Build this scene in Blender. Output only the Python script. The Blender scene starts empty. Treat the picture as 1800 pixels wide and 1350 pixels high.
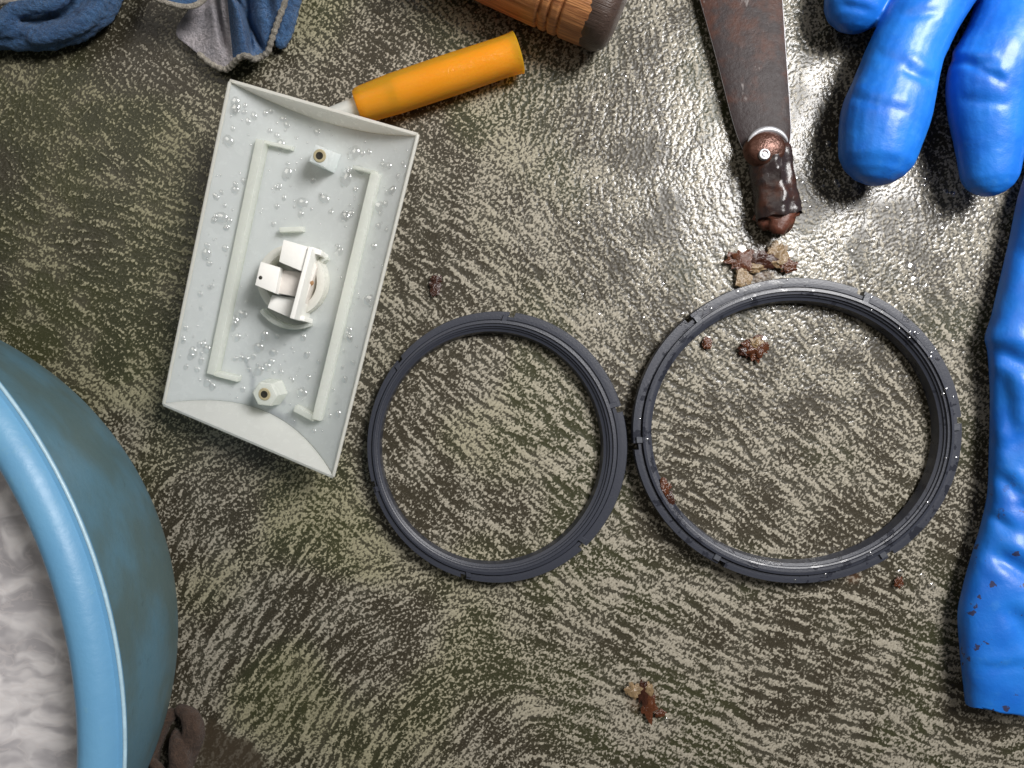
import bpy, bmesh, math, random
import numpy as np
from mathutils import Vector, noise as mnoise

# ------------------------------------------------------------------ camera, world, lamps, exposure
scene = bpy.context.scene
H = 0.27                    # the phone is held 27 cm above the floor, looking straight down
S = 0.0002                  # metres of floor per photograph pixel (1800 px = 36 cm)
cam_d = bpy.data.cameras.new('camera')
cam_d.sensor_fit = 'HORIZONTAL'
cam_d.angle = 2 * math.atan(900 * S / H)
cam_d.clip_start = 0.01
cam_d.clip_end = 20
cam = bpy.data.objects.new('camera', cam_d)
cam.location = (0, 0, H)
scene.collection.objects.link(cam)
scene.camera = cam

world = bpy.data.worlds.new('World')
scene.world = world
world.use_nodes = True
bg = world.node_tree.nodes['Background']
bg.inputs['Color'].default_value = (1.0, 0.95, 0.88, 1)
bg.inputs['Strength'].default_value = 0.09

def area_lamp(name, loc, target, sx, sy, watts, col, spread=180):
    d = bpy.data.lights.new(name, 'AREA')
    d.shape = 'RECTANGLE'; d.size = sx; d.size_y = sy; d.energy = watts; d.color = col; d.spread = math.radians(spread)
    o = bpy.data.objects.new(name, d)
    o.location = loc
    o.rotation_euler = (Vector(target) - Vector(loc)).to_track_quat('-Z', 'Y').to_euler()
    scene.collection.objects.link(o)
    return o
area_lamp('key_lamp', (0.34, 0.27, 0.54), (0.085, 0.055, 0), 0.19, 0.30, 1.75, (1.0, 0.98, 0.965), 88)
area_lamp('room_lamp', (-0.42, 0.34, 0.80), (0.0, 0.0, 0), 0.40, 0.40, 1.05, (1.0, 0.94, 0.86))

scene.view_settings.view_transform = 'Standard'
scene.view_settings.look = 'None'
scene.view_settings.exposure = 0
scene.view_settings.gamma = 1
scene.view_settings.use_curve_mapping = False
scene.cycles.use_denoising = True
scene.cycles.max_bounces = 7
scene.cycles.transparent_max_bounces = 12
scene.cycles.sample_clamp_indirect = 8

# ------------------------------------------------------------------ helpers
rng = random.Random(7)

def P(px, py, z=0.0):
    k = (H - z) / H * S
    return np.array([(px - 900) * k, (675 - py) * k, z])

def to_px(p):
    k = (H - p[2]) / H * S
    return np.array([p[0] / k + 900, 675 - p[1] / k])

WLOC = {}
def thing(name, label, cat, loc, group=None):
    o = bpy.data.objects.new(name, None)
    o.empty_display_size = 0.01
    o.location = loc
    scene.collection.objects.link(o)
    WLOC[o.name] = np.array(loc, float)
    o['label'] = label; o['category'] = cat
    if group: o['group'] = group
    return o

def link_mesh(name, me, mat, parent=None, origin=None, label=None, cat=None, kind=None, group=None):
    """me holds world coordinates; they are moved into the object's own frame"""
    n = len(me.vertices)
    co = np.empty(n * 3); me.vertices.foreach_get('co', co); co = co.reshape(-1, 3)
    base = WLOC[parent.name] if parent else np.zeros(3)
    if origin is None:
        mn, mx = co.min(0), co.max(0)
        origin = np.array([(mn[0] + mx[0]) / 2, (mn[1] + mx[1]) / 2, mn[2]])
    origin = np.array(origin, float)
    me.vertices.foreach_set('co', (co - origin).ravel())
    me.update()
    if mat: me.materials.append(mat)
    o = bpy.data.objects.new(name, me)
    o.location = origin - base
    scene.collection.objects.link(o)
    if parent: o.parent = parent
    WLOC[o.name] = origin
    if label: o['label'] = label
    if cat: o['category'] = cat
    if kind: o['kind'] = kind
    if group: o['group'] = group
    return o

def mesh_from(verts, faces, smooth=40):
    me = bpy.data.meshes.new('mesh')
    me.from_pydata([tuple(map(float, v)) for v in verts], [], faces)
    bm = bmesh.new(); bm.from_mesh(me)
    bmesh.ops.recalc_face_normals(bm, faces=bm.faces)
    bm.to_mesh(me); bm.free()
    if smooth is not None:
        me.shade_smooth()
        if smooth < 180: me.set_sharp_from_angle(angle=math.radians(smooth))
    return me

def grid_faces(n, m, close_n=False, close_m=False, off=0):
    f = []
    for i in range(n if close_n else n - 1):
        for j in range(m if close_m else m - 1):
            a = off + i * m + j; b = off + i * m + (j + 1) % m
            c = off + ((i + 1) % n) * m + (j + 1) % m; d = off + ((i + 1) % n) * m + j
            f.append((a, b, c, d))
    return f

def merge(parts):
    V, F = [], []
    for v, f in parts:
        o = len(V)
        V += [tuple(map(float, p)) for p in v]
        F += [tuple(i + o for i in q) for q in f]
    return V, F

def spline(pts, n):
    """Catmull-Rom through pts (any dimension), n samples"""
    p = np.array(pts, float)
    p = np.vstack([2 * p[0] - p[1], p, 2 * p[-1] - p[-2]])
    m = len(p) - 3
    out = []
    for i in range(n):
        u = i / (n - 1) * m
        k = min(int(u), m - 1); t = u - k
        a, b, c, d = p[k], p[k + 1], p[k + 2], p[k + 3]
        out.append(0.5 * (2 * b + (c - a) * t + (2 * a - 5 * b + 4 * c - d) * t * t + (3 * b - a - 3 * c + d) * t ** 3))
    return np.array(out)

def tube(path, radii, seg=16, flat=1.0, round_ends=True, squash=None):
    """tapered tube with rounded ends around a world-space path; flat squashes it in z"""
    path = np.array(path, float); radii = np.array(radii, float)
    n = len(path)
    if round_ends:
        d0 = path[0] - path[1]; d0 /= np.linalg.norm(d0)
        d1 = path[-1] - path[-2]; d1 /= np.linalg.norm(d1)
        pre, rp, post, rq = [], [], [], []
        for a in (80, 62, 42, 22):
            c, s = math.cos(math.radians(a)), math.sin(math.radians(a))
            pre.append(path[0] + d0 * radii[0] * s); rp.append(radii[0] * c)
            post.insert(0, path[-1] + d1 * radii[-1] * s); rq.insert(0, radii[-1] * c)
        path = np.vstack([pre, path, post]); radii = np.concatenate([rp, radii, rq])
        n = len(path)
    V = []
    for i in range(n):
        t = path[min(i + 1, n - 1)] - path[max(i - 1, 0)]
        t = t / (np.linalg.norm(t) + 1e-12)
        up = np.array([0, 0, 1.0])
        if abs(t[2]) > 0.95: up = np.array([0, 1.0, 0])
        x = np.cross(t, up); x /= np.linalg.norm(x)
        y = np.cross(x, t)
        for j in range(seg):
            a = 2 * math.pi * j / seg
            V.append(path[i] + radii[i] * (math.cos(a) * x + math.sin(a) * y * flat))
    F = grid_faces(n, seg, close_m=True)
    F.append(tuple(range(seg))); F.append(tuple((n - 1) * seg + j for j in reversed(range(seg))))
    return V, F

def prism_px(poly, ztop, zbot, bevel=0.0):
    """a straight-sided block whose top face has the given outline in photograph pixels at height ztop"""
    top = [P(x, y, ztop) for x, y in poly]
    n = len(top)
    V = [tuple(p) for p in top] + [(p[0], p[1], zbot) for p in top]
    F = [tuple(range(n)), tuple(range(2 * n - 1, n - 1, -1))] + [(i, i + n, (i + 1) % n + n, (i + 1) % n) for i in range(n)]
    me = bpy.data.meshes.new('mesh'); me.from_pydata(V, [], F)
    bm = bmesh.new(); bm.from_mesh(me)
    bmesh.ops.recalc_face_normals(bm, faces=bm.faces)
    if bevel: bmesh.ops.bevel(bm, geom=bm.edges[:], offset=bevel, segments=2, profile=0.6, affect='EDGES')
    bm.to_mesh(me); bm.free()
    me.shade_smooth(); me.set_sharp_from_angle(angle=math.radians(35))
    return me

def remeshed(parts, voxel, smooth_it=4, fac=0.5):
    """one continuous skin over overlapping closed shapes"""
    V, F = merge(parts)
    me = bpy.data.meshes.new('tmp'); me.from_pydata(V, [], F)
    bm = bmesh.new(); bm.from_mesh(me)
    bmesh.ops.recalc_face_normals(bm, faces=bm.faces)
    bm.to_mesh(me); bm.free()
    o = bpy.data.objects.new('tmp', me); scene.collection.objects.link(o)
    m = o.modifiers.new('r', 'REMESH'); m.mode = 'VOXEL'; m.voxel_size = voxel
    s = o.modifiers.new('s', 'SMOOTH'); s.iterations = smooth_it; s.factor = fac
    dg = bpy.context.evaluated_depsgraph_get()
    out = bpy.data.meshes.new_from_object(o.evaluated_get(dg), depsgraph=dg)
    bpy.data.objects.remove(o); bpy.data.meshes.remove(me)
    out.materials.clear()
    return out

def get_co(me):
    co = np.empty(len(me.vertices) * 3); me.vertices.foreach_get('co', co); return co.reshape(-1, 3)
def get_no(me):
    no = np.empty(len(me.vertices) * 3); me.vertices.foreach_get('normal', no); return no.reshape(-1, 3)
def set_co(me, co):
    me.vertices.foreach_set('co', co.ravel()); me.update()

def fbm(p, scale, octv=3, seed=0.0):
    return mnoise.fractal(Vector((p[0] * scale + seed, p[1] * scale - seed * 0.7, p[2] * scale + seed * 1.3)), 0.9, 2.0, octv)

def ngrid(co, scale, octv=3, seed=0.0):
    return np.array([fbm(p, scale, octv, seed) for p in co])

# ------------------------------------------------------------------ material helpers
class Mat:
    def __init__(self, name):
        self.m = bpy.data.materials.new(name); self.m.use_nodes = True
        self.t = self.m.node_tree
        for n in list(self.t.nodes): self.t.nodes.remove(n)
        self.out = self.t.nodes.new('ShaderNodeOutputMaterial')
    def n(self, typ, ins=None, **attrs):
        nd = self.t.nodes.new('ShaderNode' + typ)
        for k, v in attrs.items(): setattr(nd, k, v)
        for k, v in (ins or {}).items():
            s = nd.inputs[k]
            if isinstance(v, bpy.types.NodeSocket): self.t.links.new(v, s)
            elif isinstance(v, (tuple, list)) and len(v) == 3 and s.type == 'RGBA': s.default_value = (*v, 1)
            else: s.default_value = v
        return nd
    def math(self, op, a, b=0.0, c=0.0, clamp=False):
        nd = self.n('Math', {0: a, 1: b, 2: c}, operation=op); nd.use_clamp = clamp
        return nd.outputs[0]
    def mix(self, fac, a, b):
        nd = self.n('Mix', {}, data_type='RGBA')
        for s, v in ((nd.inputs[0], fac), (nd.inputs[6], a), (nd.inputs[7], b)):
            if isinstance(v, bpy.types.NodeSocket): self.t.links.new(v, s)
            elif isinstance(v, (tuple, list)): s.default_value = (*v[:3], 1)
            else: s.default_value = v
        return nd.outputs[2]
    def mixf(self, fac, a, b):
        nd = self.n('Mix', {}, data_type='FLOAT')
        for s, v in ((nd.inputs[0], fac), (nd.inputs[2], a), (nd.inputs[3], b)):
            if isinstance(v, bpy.types.NodeSocket): self.t.links.new(v, s)
            else: s.default_value = v
        return nd.outputs[0]
    def step(self, x, lo, hi, a=0.0, b=1.0):
        nd = self.n('MapRange', {'Value': x, 'From Min': lo, 'From Max': hi, 'To Min': a, 'To Max': b}, interpolation_type='SMOOTHSTEP')
        return nd.outputs[0]
    def noise(self, vec, scale, detail=3.0, rough=0.55, dist=0.0):
        return self.n('TexNoise', {'Vector': vec, 'Scale': scale, 'Detail': detail, 'Roughness': rough, 'Distortion': dist}).outputs[0]
    def obj(self):
        return self.n('TexCoord').outputs['Object']
    def geo(self):
        return self.n('NewGeometry').outputs['Position']
    def mapping(self, vec, rot=(0, 0, 0), scale=(1, 1, 1), loc=(0, 0, 0)):
        return self.n('Mapping', {'Vector': vec, 'Rotation': rot, 'Scale': scale, 'Location': loc}).outputs[0]
    def bump(self, h, dist, strength=1.0, normal=None):
        d = {'Height': h, 'Distance': dist, 'Strength': strength}
        if normal is not None: d['Normal'] = normal
        return self.n('Bump', d).outputs[0]
    def pbr(self, **ins):
        d = {k.replace('_', ' '): v for k, v in ins.items()}
        return self.n('BsdfPrincipled', d)
    def done(self, sh):
        self.t.links.new(sh.outputs[0] if hasattr(sh, 'outputs') else sh, self.out.inputs[0])
        return self.m

def simple(name, col, rough, bumpscale=1.0, bumpd=0.0002, var=0.25, vscale=0.4, metallic=0.0, spec=None, **extra):
    g = Mat(name)
    p = g.n('VectorMath', {0: g.obj(), 'Scale': 1000.0}, operation='SCALE').outputs[0]
    n = g.noise(p, vscale, 4, 0.6)
    n2 = g.noise(p, bumpscale, 4, 0.6)
    c = g.mix(n, tuple(x * (1 - var) for x in col), tuple(min(1, x * (1 + var)) for x in col))
    b = g.pbr(Base_Color=c, Roughness=g.mixf(n2, max(0.03, rough - 0.1), min(1, rough + 0.1)), Metallic=metallic, Normal=g.bump(n2, bumpd, 0.5))
    for k, v in extra.items(): b.inputs[k.replace('_', ' ')].default_value = v
    return g.done(b)

# ------------------------------------------------------------------ floor
# Real relief: worn cement crests stand proud of smooth dark pits. The grain follows the strokes of the brush that finished the cement.
FX0, FX1, FY0, FY1, FD = -0.200, 0.200, -0.155, 0.155, 0.00036
def floor_fields():
    nx, ny = int((FX1 - FX0) / FD), int((FY1 - FY0) / FD)
    xs = FX0 + np.arange(nx) * FD; ys = FY0 + np.arange(ny) * FD
    rs = np.random.RandomState(11)
    fy = np.fft.fftfreq(ny, FD * 1000)[:, None]; fx = np.fft.rfftfreq(nx, FD * 1000)[None, :]
    fr = np.sqrt(fx * fx + fy * fy)                              # cycles per mm
    def band(lo, hi, slope=0.0):
        w = np.fft.rfft2(rs.randn(ny, nx))
        g = np.exp(-(fr / hi) ** 2) * (1 - np.exp(-(fr / max(lo, 1e-6)) ** 2)) / (fr + 0.02) ** slope
        a = np.fft.irfft2(w * g, s=(ny, nx))
        return a / a.std()
    def blur(a, mm):
        g = np.exp(-0.5 * (fr * 2 * math.pi * mm) ** 2)
        return np.fft.irfft2(np.fft.rfft2(a) * g, s=(ny, nx))
    X, Y = np.meshgrid(xs, ys)
    PX, PY = X / S + 900, 675 - Y / S
    # brush direction (degrees) and how strongly the strokes show, sampled over the floor
    ctl = [(750, 450, -40, .8), (850, 280, -40, .15), (900, 800, -42, .7), (1000, 920, -40, .8), (1300, 1200, -25, 1), (1550, 1270, -22, 1), (1200, 850, -22, .9), (1450, 800, -45, .6),
           (1540, 650, -45, .55), (1660, 900, -30, .5), (440, 1150, 62, 1.0), (360, 1010, 66, .7), (510, 1010, 60, .6), (580, 1270, 58, 1), (820, 1270, 48, .6), (720, 1080, 20, .05), (880, 1130, -15, .2), (1010, 1100, -35, .8), (1080, 1300, -20, .6), (200, 500, -18, .6),
           (330, 400, -25, .6), (250, 620, -35, .5), (620, 900, -42, .5), (450, 890, 20, .08), (950, 250, 70, .2), (1200, 300, 100, .3), (1420, 150, 100, .4), (1550, 420, 110, .4), (1100, 480, -50, .3), (120, 160, -45, .3), (520, 80, -40, .3),
           (720, 650, -38, .8), (1750, 1300, -20, .9), (1300, 1330, -25, 1)]
    cc, ss, st, wt = 0, 0, 0, 0
    for cx, cy, an, stg in ctl:
        w = 1 / (((PX - cx) ** 2 + (PY - cy) ** 2) / 90 ** 2 + 0.35) ** 1.6
        cc = cc + w * math.cos(math.radians(2 * an)); ss = ss + w * math.sin(math.radians(2 * an))
        st = st + w * stg; wt = wt + w
    st = st / wt
    ang = 0.5 * np.arctan2(ss, cc) + 0.10 * band(0.0, 0.025)
    # line integral convolution along the brush direction
    src = band(0.14, 0.60, 0.5)
    src2 = band(0.30, 1.2, 0.4)
    vx, vy = np.cos(ang), np.sin(ang)
    I0, J0 = np.meshgrid(np.arange(ny, dtype=float), np.arange(nx, dtype=float), indexing='ij')
    acc, acc2 = src.copy(), src2.copy()
    nst = 8
    for sg in (1, -1):
        i, j = I0.copy(), J0.copy()
        pvx, pvy = vx * sg, vy * sg
        for k in range(nst):
            i = np.clip(i + pvy * 1.15, 0, ny - 1); j = np.clip(j + pvx * 1.15, 0, nx - 1)
            ii, jj = i.astype(int), j.astype(int)
            nvx, nvy = vx[ii, jj], vy[ii, jj]
            flip = np.sign(nvx * pvx + nvy * pvy); flip[flip == 0] = 1
            pvx, pvy = nvx * flip, nvy * flip
            acc += src[ii, jj]
            if k < 4: acc2 += src2[ii, jj]
    acc /= acc.std(); acc2 /= acc2.std()
    grain = band(0.32, 1.35, 0.5); grain2 = band(0.6, 1.4); patch = band(0.0, 0.07); cov = band(0.0, 0.022)
    f = 0.72 * grain + 0.32 * acc2 + 0.34 * grain2 + st * 0.80 * acc + 0.24 * patch + 0.14 * cov
    f = f / np.sqrt(0.72 ** 2 + 0.32 ** 2 + 0.34 ** 2 + (st * 0.80) ** 2 + 0.08)
    # coverage: darker by the cloths and basin, painting in the light's falloff there
    less = np.clip((430 - PX) / 300, 0, 1) * np.clip((760 - PY) / 150, 0, 1) * 0.75 + np.exp(-((PX - 700) / 90) ** 2 - ((PY - 215) / 70) ** 2) * 0.3
    f = f - less + 0.02
    worn = 1 / (1 + np.exp(-(f - 0.10) * 4.5))
    return xs, ys, f, blur(worn, 0.40), grain2, cov, patch

def floor_material():
    g = Mat('wet_brushed_concrete')
    pos = g.geo()
    sep = g.n('SeparateXYZ', {0: pos})
    px = g.math('MULTIPLY_ADD', sep.outputs[0], 5000.0, 900.0)
    py = g.math('MULTIPLY_ADD', sep.outputs[1], -5000.0, 675.0)
    mm = g.n('VectorMath', {0: pos, 'Scale': 1000.0}, operation='SCALE').outputs[0]
    def at(n): return g.n('Attribute', attribute_name=n).outputs['Fac']
    field, cov, patch, gr = at('worn'), at('cov'), at('patch'), at('grain')
    fine = g.noise(mm, 2.5, 3.0, 0.65)
    worn = g.step(g.math('MULTIPLY_ADD', fine, 3.8, g.math('SUBTRACT', field, 1.9)), -0.24, 1.0)
    green = g.step(cov, -0.6, 0.9)
    dark = g.mix(green, (0.038, 0.032, 0.021), (0.037, 0.038, 0.018))
    dark = g.mix(g.step(patch, -0.3, 1.6), dark, (0.052, 0.047, 0.033))
    dark = g.mix(g.math('MULTIPLY', g.step(fine, 0.52, 0.68), 0.45), dark, (0.13, 0.115, 0.08))
    yel = g.math('MULTIPLY', g.step(px, 1150, 600), g.step(cov, -0.9, 0.8))
    beige = g.mix(yel, (0.360, 0.330, 0.265), (0.350, 0.325, 0.215))
    beige = g.mix(g.step(gr, -1.8, 1.0), g.mix(0.5, beige, (0.13, 0.11, 0.075)), beige)
    beige = g.mix(g.math('MULTIPLY', g.step(fine, 0.45, 0.25), 0.4), beige, (0.16, 0.14, 0.10))
    col = g.mix(worn, dark, beige)
    # moss film on the side by the cloths
    moss = g.math('MULTIPLY', g.step(g.math('ADD', cov, g.math('MULTIPLY', patch, 0.5)), 0.3, 1.6), g.step(px, 1050, 500))
    col = g.mix(g.math('MULTIPLY', moss, 0.14), col, (0.090, 0.092, 0.026))
    # settled brown mud: a smooth patch by the rag
    dx = g.math('SUBTRACT', px, 400.0); dy = g.math('SUBTRACT', py, 1345.0)
    rr = g.math('SQRT', g.math('ADD', g.math('MULTIPLY', dx, dx), g.math('MULTIPLY', g.math('MULTIPLY', dy, dy), 1.6)))
    mud = g.step(g.math('MULTIPLY_ADD', patch, 14.0, rr), 95, 60)
    col = g.mix(g.math('MULTIPLY', mud, 0.85), col, (0.058, 0.044, 0.029))
    # rust bleeding from the flakes
    rust = None
    for cx, cy, r in ((1131, 1228, 42), (1500, 1012, 22), (1322, 612, 26), (1335, 465, 60)):
        d = g.n('VectorMath', {0: pos, 1: tuple(P(cx, cy, 0))}, operation='DISTANCE').outputs['Value']
        s = g.step(g.math('MULTIPLY_ADD', fine, r * 0.8 * S, d), r * 1.3 * S, r * 0.6 * S)
        rust = s if rust is None else g.math('MAXIMUM', rust, s)
    col = g.mix(g.math('MULTIPLY', rust, 0.5), col, (0.10, 0.040, 0.016))
    rough = g.mixf(worn, 0.34, 0.60)
    # a film of running water on the side towards the lamp
    wet = g.math('MULTIPLY', g.step(patch, -1.6, 0.6), g.step(g.math('SUBTRACT', px, g.math('MULTIPLY', py, 0.6)), 350, 1150))
    b = g.pbr(Base_Color=col, Roughness=rough, Coat_Weight=g.math('MULTIPLY', wet, 0.52), Coat_Roughness=0.05, Coat_IOR=1.45, Coat_Normal=g.bump(g.noise(mm, 1.1, 1.0, 0.5), 0.00015, 0.5))
    b.inputs['Specular IOR Level'].default_value = 0.30
    return g.done(b)

def build_floor():
    xs, ys, worn, soft, grain, cov, patch = floor_fields()
    ny, nx = worn.shape
    X, Y = np.meshgrid(xs, ys)
    Z = -0.00040 + 0.00017 * soft + 0.00003 * grain - 0.00008 * np.clip(patch, -1.5, 1.5) * 0.5
    Z = np.minimum(Z, 0.0)
    co = np.stack([X, Y, Z], -1).reshape(-1, 3)
    idx = np.arange(nx * ny).reshape(ny, nx)
    quads = np.stack([idx[:-1, :-1], idx[:-1, 1:], idx[1:, 1:], idx[1:, :-1]], -1).reshape(-1, 4)
    # plain skirt that carries the floor on beyond the frame
    R = 1.0
    skirt = np.array([(-R, -R, -0.0004), (R, -R, -0.0004), (R, R, -0.0004), (-R, R, -0.0004)])
    n0 = len(co)
    corners = [idx[0, 0], idx[0, -1], idx[-1, -1], idx[-1, 0]]
    co = np.vstack([co, skirt])
    sk = [(n0 + k, n0 + (k + 1) % 4, corners[(k + 1) % 4], corners[k]) for k in range(4)]
    quads = np.vstack([quads, np.array(sk)])
    me = bpy.data.meshes.new('floor')
    me.vertices.add(len(co)); me.vertices.foreach_set('co', co.astype(np.float32).ravel())
    nq = len(quads)
    me.loops.add(nq * 4); me.loops.foreach_set('vertex_index', quads.astype(np.int32).ravel())
    me.polygons.add(nq)
    me.polygons.foreach_set('loop_start', np.arange(0, nq * 4, 4, dtype=np.int32))
    me.polygons.foreach_set('use_smooth', np.ones(nq, dtype=bool))
    me.update(calc_edges=True)
    for name, arr, fill in (('worn', worn, 0.0), ('cov', cov, 0), ('patch', patch, 0), ('grain', grain, 0)):
        at = me.attributes.new(name, 'FLOAT', 'POINT')
        at.data.foreach_set('value', np.concatenate([arr.ravel(), [fill] * 4]).astype(np.float32))
    me.materials.append(floor_material())
    o = bpy.data.objects.new('floor', me); scene.collection.objects.link(o)
    o['kind'] = 'structure'; o['label'] = 'wet olive and beige brushed concrete floor'
build_floor()

# ------------------------------------------------------------------ basin with soapy water
def plastic_blue(name, grime):
    g = Mat(name)
    p = g.n('VectorMath', {0: g.geo(), 'Scale': 1000.0}, operation='SCALE').outputs[0]
    n1 = g.noise(p, 0.028, 4, 0.55)
    n2 = g.noise(p, 0.25, 4, 0.65)
    col = g.mix(g.step(n1, 0.35, 0.7), (0.125, 0.32, 0.53), (0.15, 0.365, 0.565))
    if grime:
        dirt = g.math('MULTIPLY', g.step(n1, 0.62, 0.36), 0.9)
        col = g.mix(dirt, (0.110, 0.235, 0.315), (0.100, 0.158, 0.160))
        col = g.mix(g.math('MULTIPLY', g.step(n2, 0.60, 0.74), 0.30), col, (0.06, 0.09, 0.09))
    else:
        col = g.mix(g.math('MULTIPLY', g.step(n2, 0.62, 0.78), 0.35), col, (0.20, 0.40, 0.46))
    nrm = g.bump(n2, 0.0004, 0.35)
    b = g.pbr(Base_Color=col, Roughness=g.mixf(n2, 0.32, 0.52), Normal=nrm)
    return g.done(b)

def water_material():
    g = Mat('grey_soapy_water')
    p = g.n('VectorMath', {0: g.obj(), 'Scale': 1000.0}, operation='SCALE').outputs[0]
    w = g.n('TexNoise', {'Vector': p, 'Scale': 0.07, 'Detail': 2.0}).outputs['Color']
    w = g.n('VectorMath', {0: w, 1: (0.5, 0.5, 0.5)}, operation='SUBTRACT').outputs[0]
    q = g.n('VectorMath', {0: w, 1: (5, 9, 5), 2: p}, operation='MULTIPLY_ADD').outputs[0]
    lay = g.mapping(q, rot=(0, 0, -0.15), scale=(0.065, 0.20, 1))
    a = g.noise(lay, 1.0, 2.2, 0.5)
    ridge = g.math('ABSOLUTE', g.math('SUBTRACT', g.noise(g.mapping(lay, scale=(1.2, 1.1, 1), loc=(7, 3, 0)), 1.0, 3, 0.5), 0.5))
    y = g.n('SeparateXYZ', {0: p}).outputs[1]
    far = g.step(g.math('MULTIPLY_ADD', a, 40.0, y), 5, 70)         # darker towards the far side
    v = g.math('SUBTRACT', a, g.math('MULTIPLY', far, 0.12))
    foam = g.step(v, 0.30, 0.62)
    col = g.mix(foam, (0.46, 0.44, 0.455), (0.82, 0.79, 0.79))
    col = g.mix(g.math('MULTIPLY', g.step(ridge, 0.03, 0.0), 0.30), col, (0.74, 0.68, 0.66))
    nrm = g.bump(g.math('SUBTRACT', a, ridge), 0.0005, 0.4)
    return g.done(g.pbr(Base_Color=col, Roughness=0.22, Normal=nrm))

def lathe(profile, centre, seg=192, wobble=0.0):
    V = []
    for r, z in profile:
        for j in range(seg):
            a = 2 * math.pi * j / seg
            rr = r * (1 + wobble * math.sin(2 * a + 0.6))
            V.append((centre[0] + rr * math.cos(a), centre[1] + rr * math.sin(a), z))
    return V, grid_faces(len(profile), seg, close_m=True)

BC = (-0.2185, -0.0815)
basin = thing('basin', 'round blue plastic basin with a rolled rim, holding grey soapy water', 'basin', (BC[0], BC[1], 0))
wall_prof = [(0.0, 0.0012), (0.080, 0.0012), (0.094, 0.0025), (0.1010, 0.0055), (0.1058, 0.011), (0.1090, 0.020), (0.1124, 0.036),
             (0.1158, 0.058), (0.1185, 0.078), (0.1212, 0.0905), (0.1222, 0.0935), (0.1208, 0.0935), (0.1170, 0.078), (0.1135, 0.058),
             (0.1080, 0.030), (0.1020, 0.012), (0.090, 0.006), (0.0, 0.005)]
ws = spline(wall_prof[1:11], 50)
wi = spline(wall_prof[11:17], 30)
prof = [wall_prof[0]] + [tuple(p) for p in ws] + [tuple(p) for p in wi] + [(0.0005, 0.005)]
v, f = lathe(prof, BC)
link_mesh('wall', mesh_from(v, f, 60), plastic_blue('blue_plastic_grimy', True), basin, label='dull blue outer wall with grey green grime')
# rolled lip: rises from the inner wall, rounds over, and ends in a thin turned-down edge
lip = [(0.1206, 0.0925), (0.1209, 0.0965), (0.1216, 0.0990), (0.1229, 0.1006), (0.1246, 0.1012), (0.1267, 0.1009), (0.1285, 0.0999),
       (0.1297, 0.0984), (0.1302, 0.0976), (0.1311, 0.0975), (0.1315, 0.0968), (0.1313, 0.0958), (0.1300, 0.0953), (0.1287, 0.0966),
       (0.1267, 0.0979), (0.1248, 0.0982), (0.1234, 0.0970), (0.1230, 0.0925)]
v, f = lathe(lip, BC)
lipf = grid_faces(len(lip), 192, close_n=True, close_m=True)
link_mesh('rim', mesh_from(v, lipf, 50), plastic_blue('blue_plastic', False), basin, label='bright blue rolled rim')
ea = [(BC[0] + 0.1314 * math.cos(t), BC[1] + 0.1314 * math.sin(t), 0.0972) for t in np.linspace(0, 2 * math.pi, 193)[:-1]]
V = []
for k, (x, y, z) in enumerate(ea):
    dr = np.array([x - BC[0], y - BC[1], 0]); dr /= np.linalg.norm(dr)
    for t in np.linspace(0, 2 * math.pi, 9)[:-1]:
        V.append(np.array([x, y, z]) + dr * 0.00045 * math.cos(t) + np.array([0, 0, 0.00045 * math.sin(t)]))
link_mesh('rim_edge', mesh_from(V, grid_faces(192, 8, close_n=True, close_m=True), 180), simple('scuffed_pale_blue_plastic', (0.40, 0.58, 0.68), 0.35), basin, label='pale scuffed moulding edge of the rim')
# soapy water surface, gently uneven
R = 0.1176
V, rings, seg = [], 40, 160
for i in range(rings + 1):
    r = R * i / rings
    for j in range(seg):
        a = 2 * math.pi * j / seg
        x, y = BC[0] + r * math.cos(a), BC[1] + r * math.sin(a)
        V.append((x, y, 0.083 + 0.0008 * mnoise.fractal(Vector((x * 60, y * 130, 0)), 0.9, 2, 3)))
me = mesh_from(V, grid_faces(rings + 1, seg, close_m=True), 180)
if sum(p.normal.z for p in me.polygons) < 0: me.flip_normals()
wt = link_mesh('soapy_water', me, water_material(), origin=(BC[0], BC[1], 0.08))
wt['label'] = 'milky grey soapy water with foam swirls filling the blue basin'; wt['category'] = 'water'; wt['kind'] = 'structure'

# ------------------------------------------------------------------ two dark retaining rings
def ring_material(name, wetness):
    g = Mat(name)
    p = g.n('VectorMath', {0: g.geo(), 'Scale': 1000.0}, operation='SCALE').outputs[0]
    n = g.noise(p, 0.22, 3, 0.55)
    n2 = g.noise(p, 1.6, 4, 0.65)
    wet = g.step(n, 0.60 - wetness, 0.63 - wetness)
    dry = g.mix(n2, (0.027, 0.030, 0.042), (0.038, 0.042, 0.057))
    col = g.mix(wet, dry, (0.021, 0.023, 0.032))
    rough = g.mixf(wet, 0.38, 0.22)
    b = g.pbr(Base_Color=col, Roughness=rough, Normal=g.bump(n2, 0.00012, 0.5))
    return g.done(b)

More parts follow.
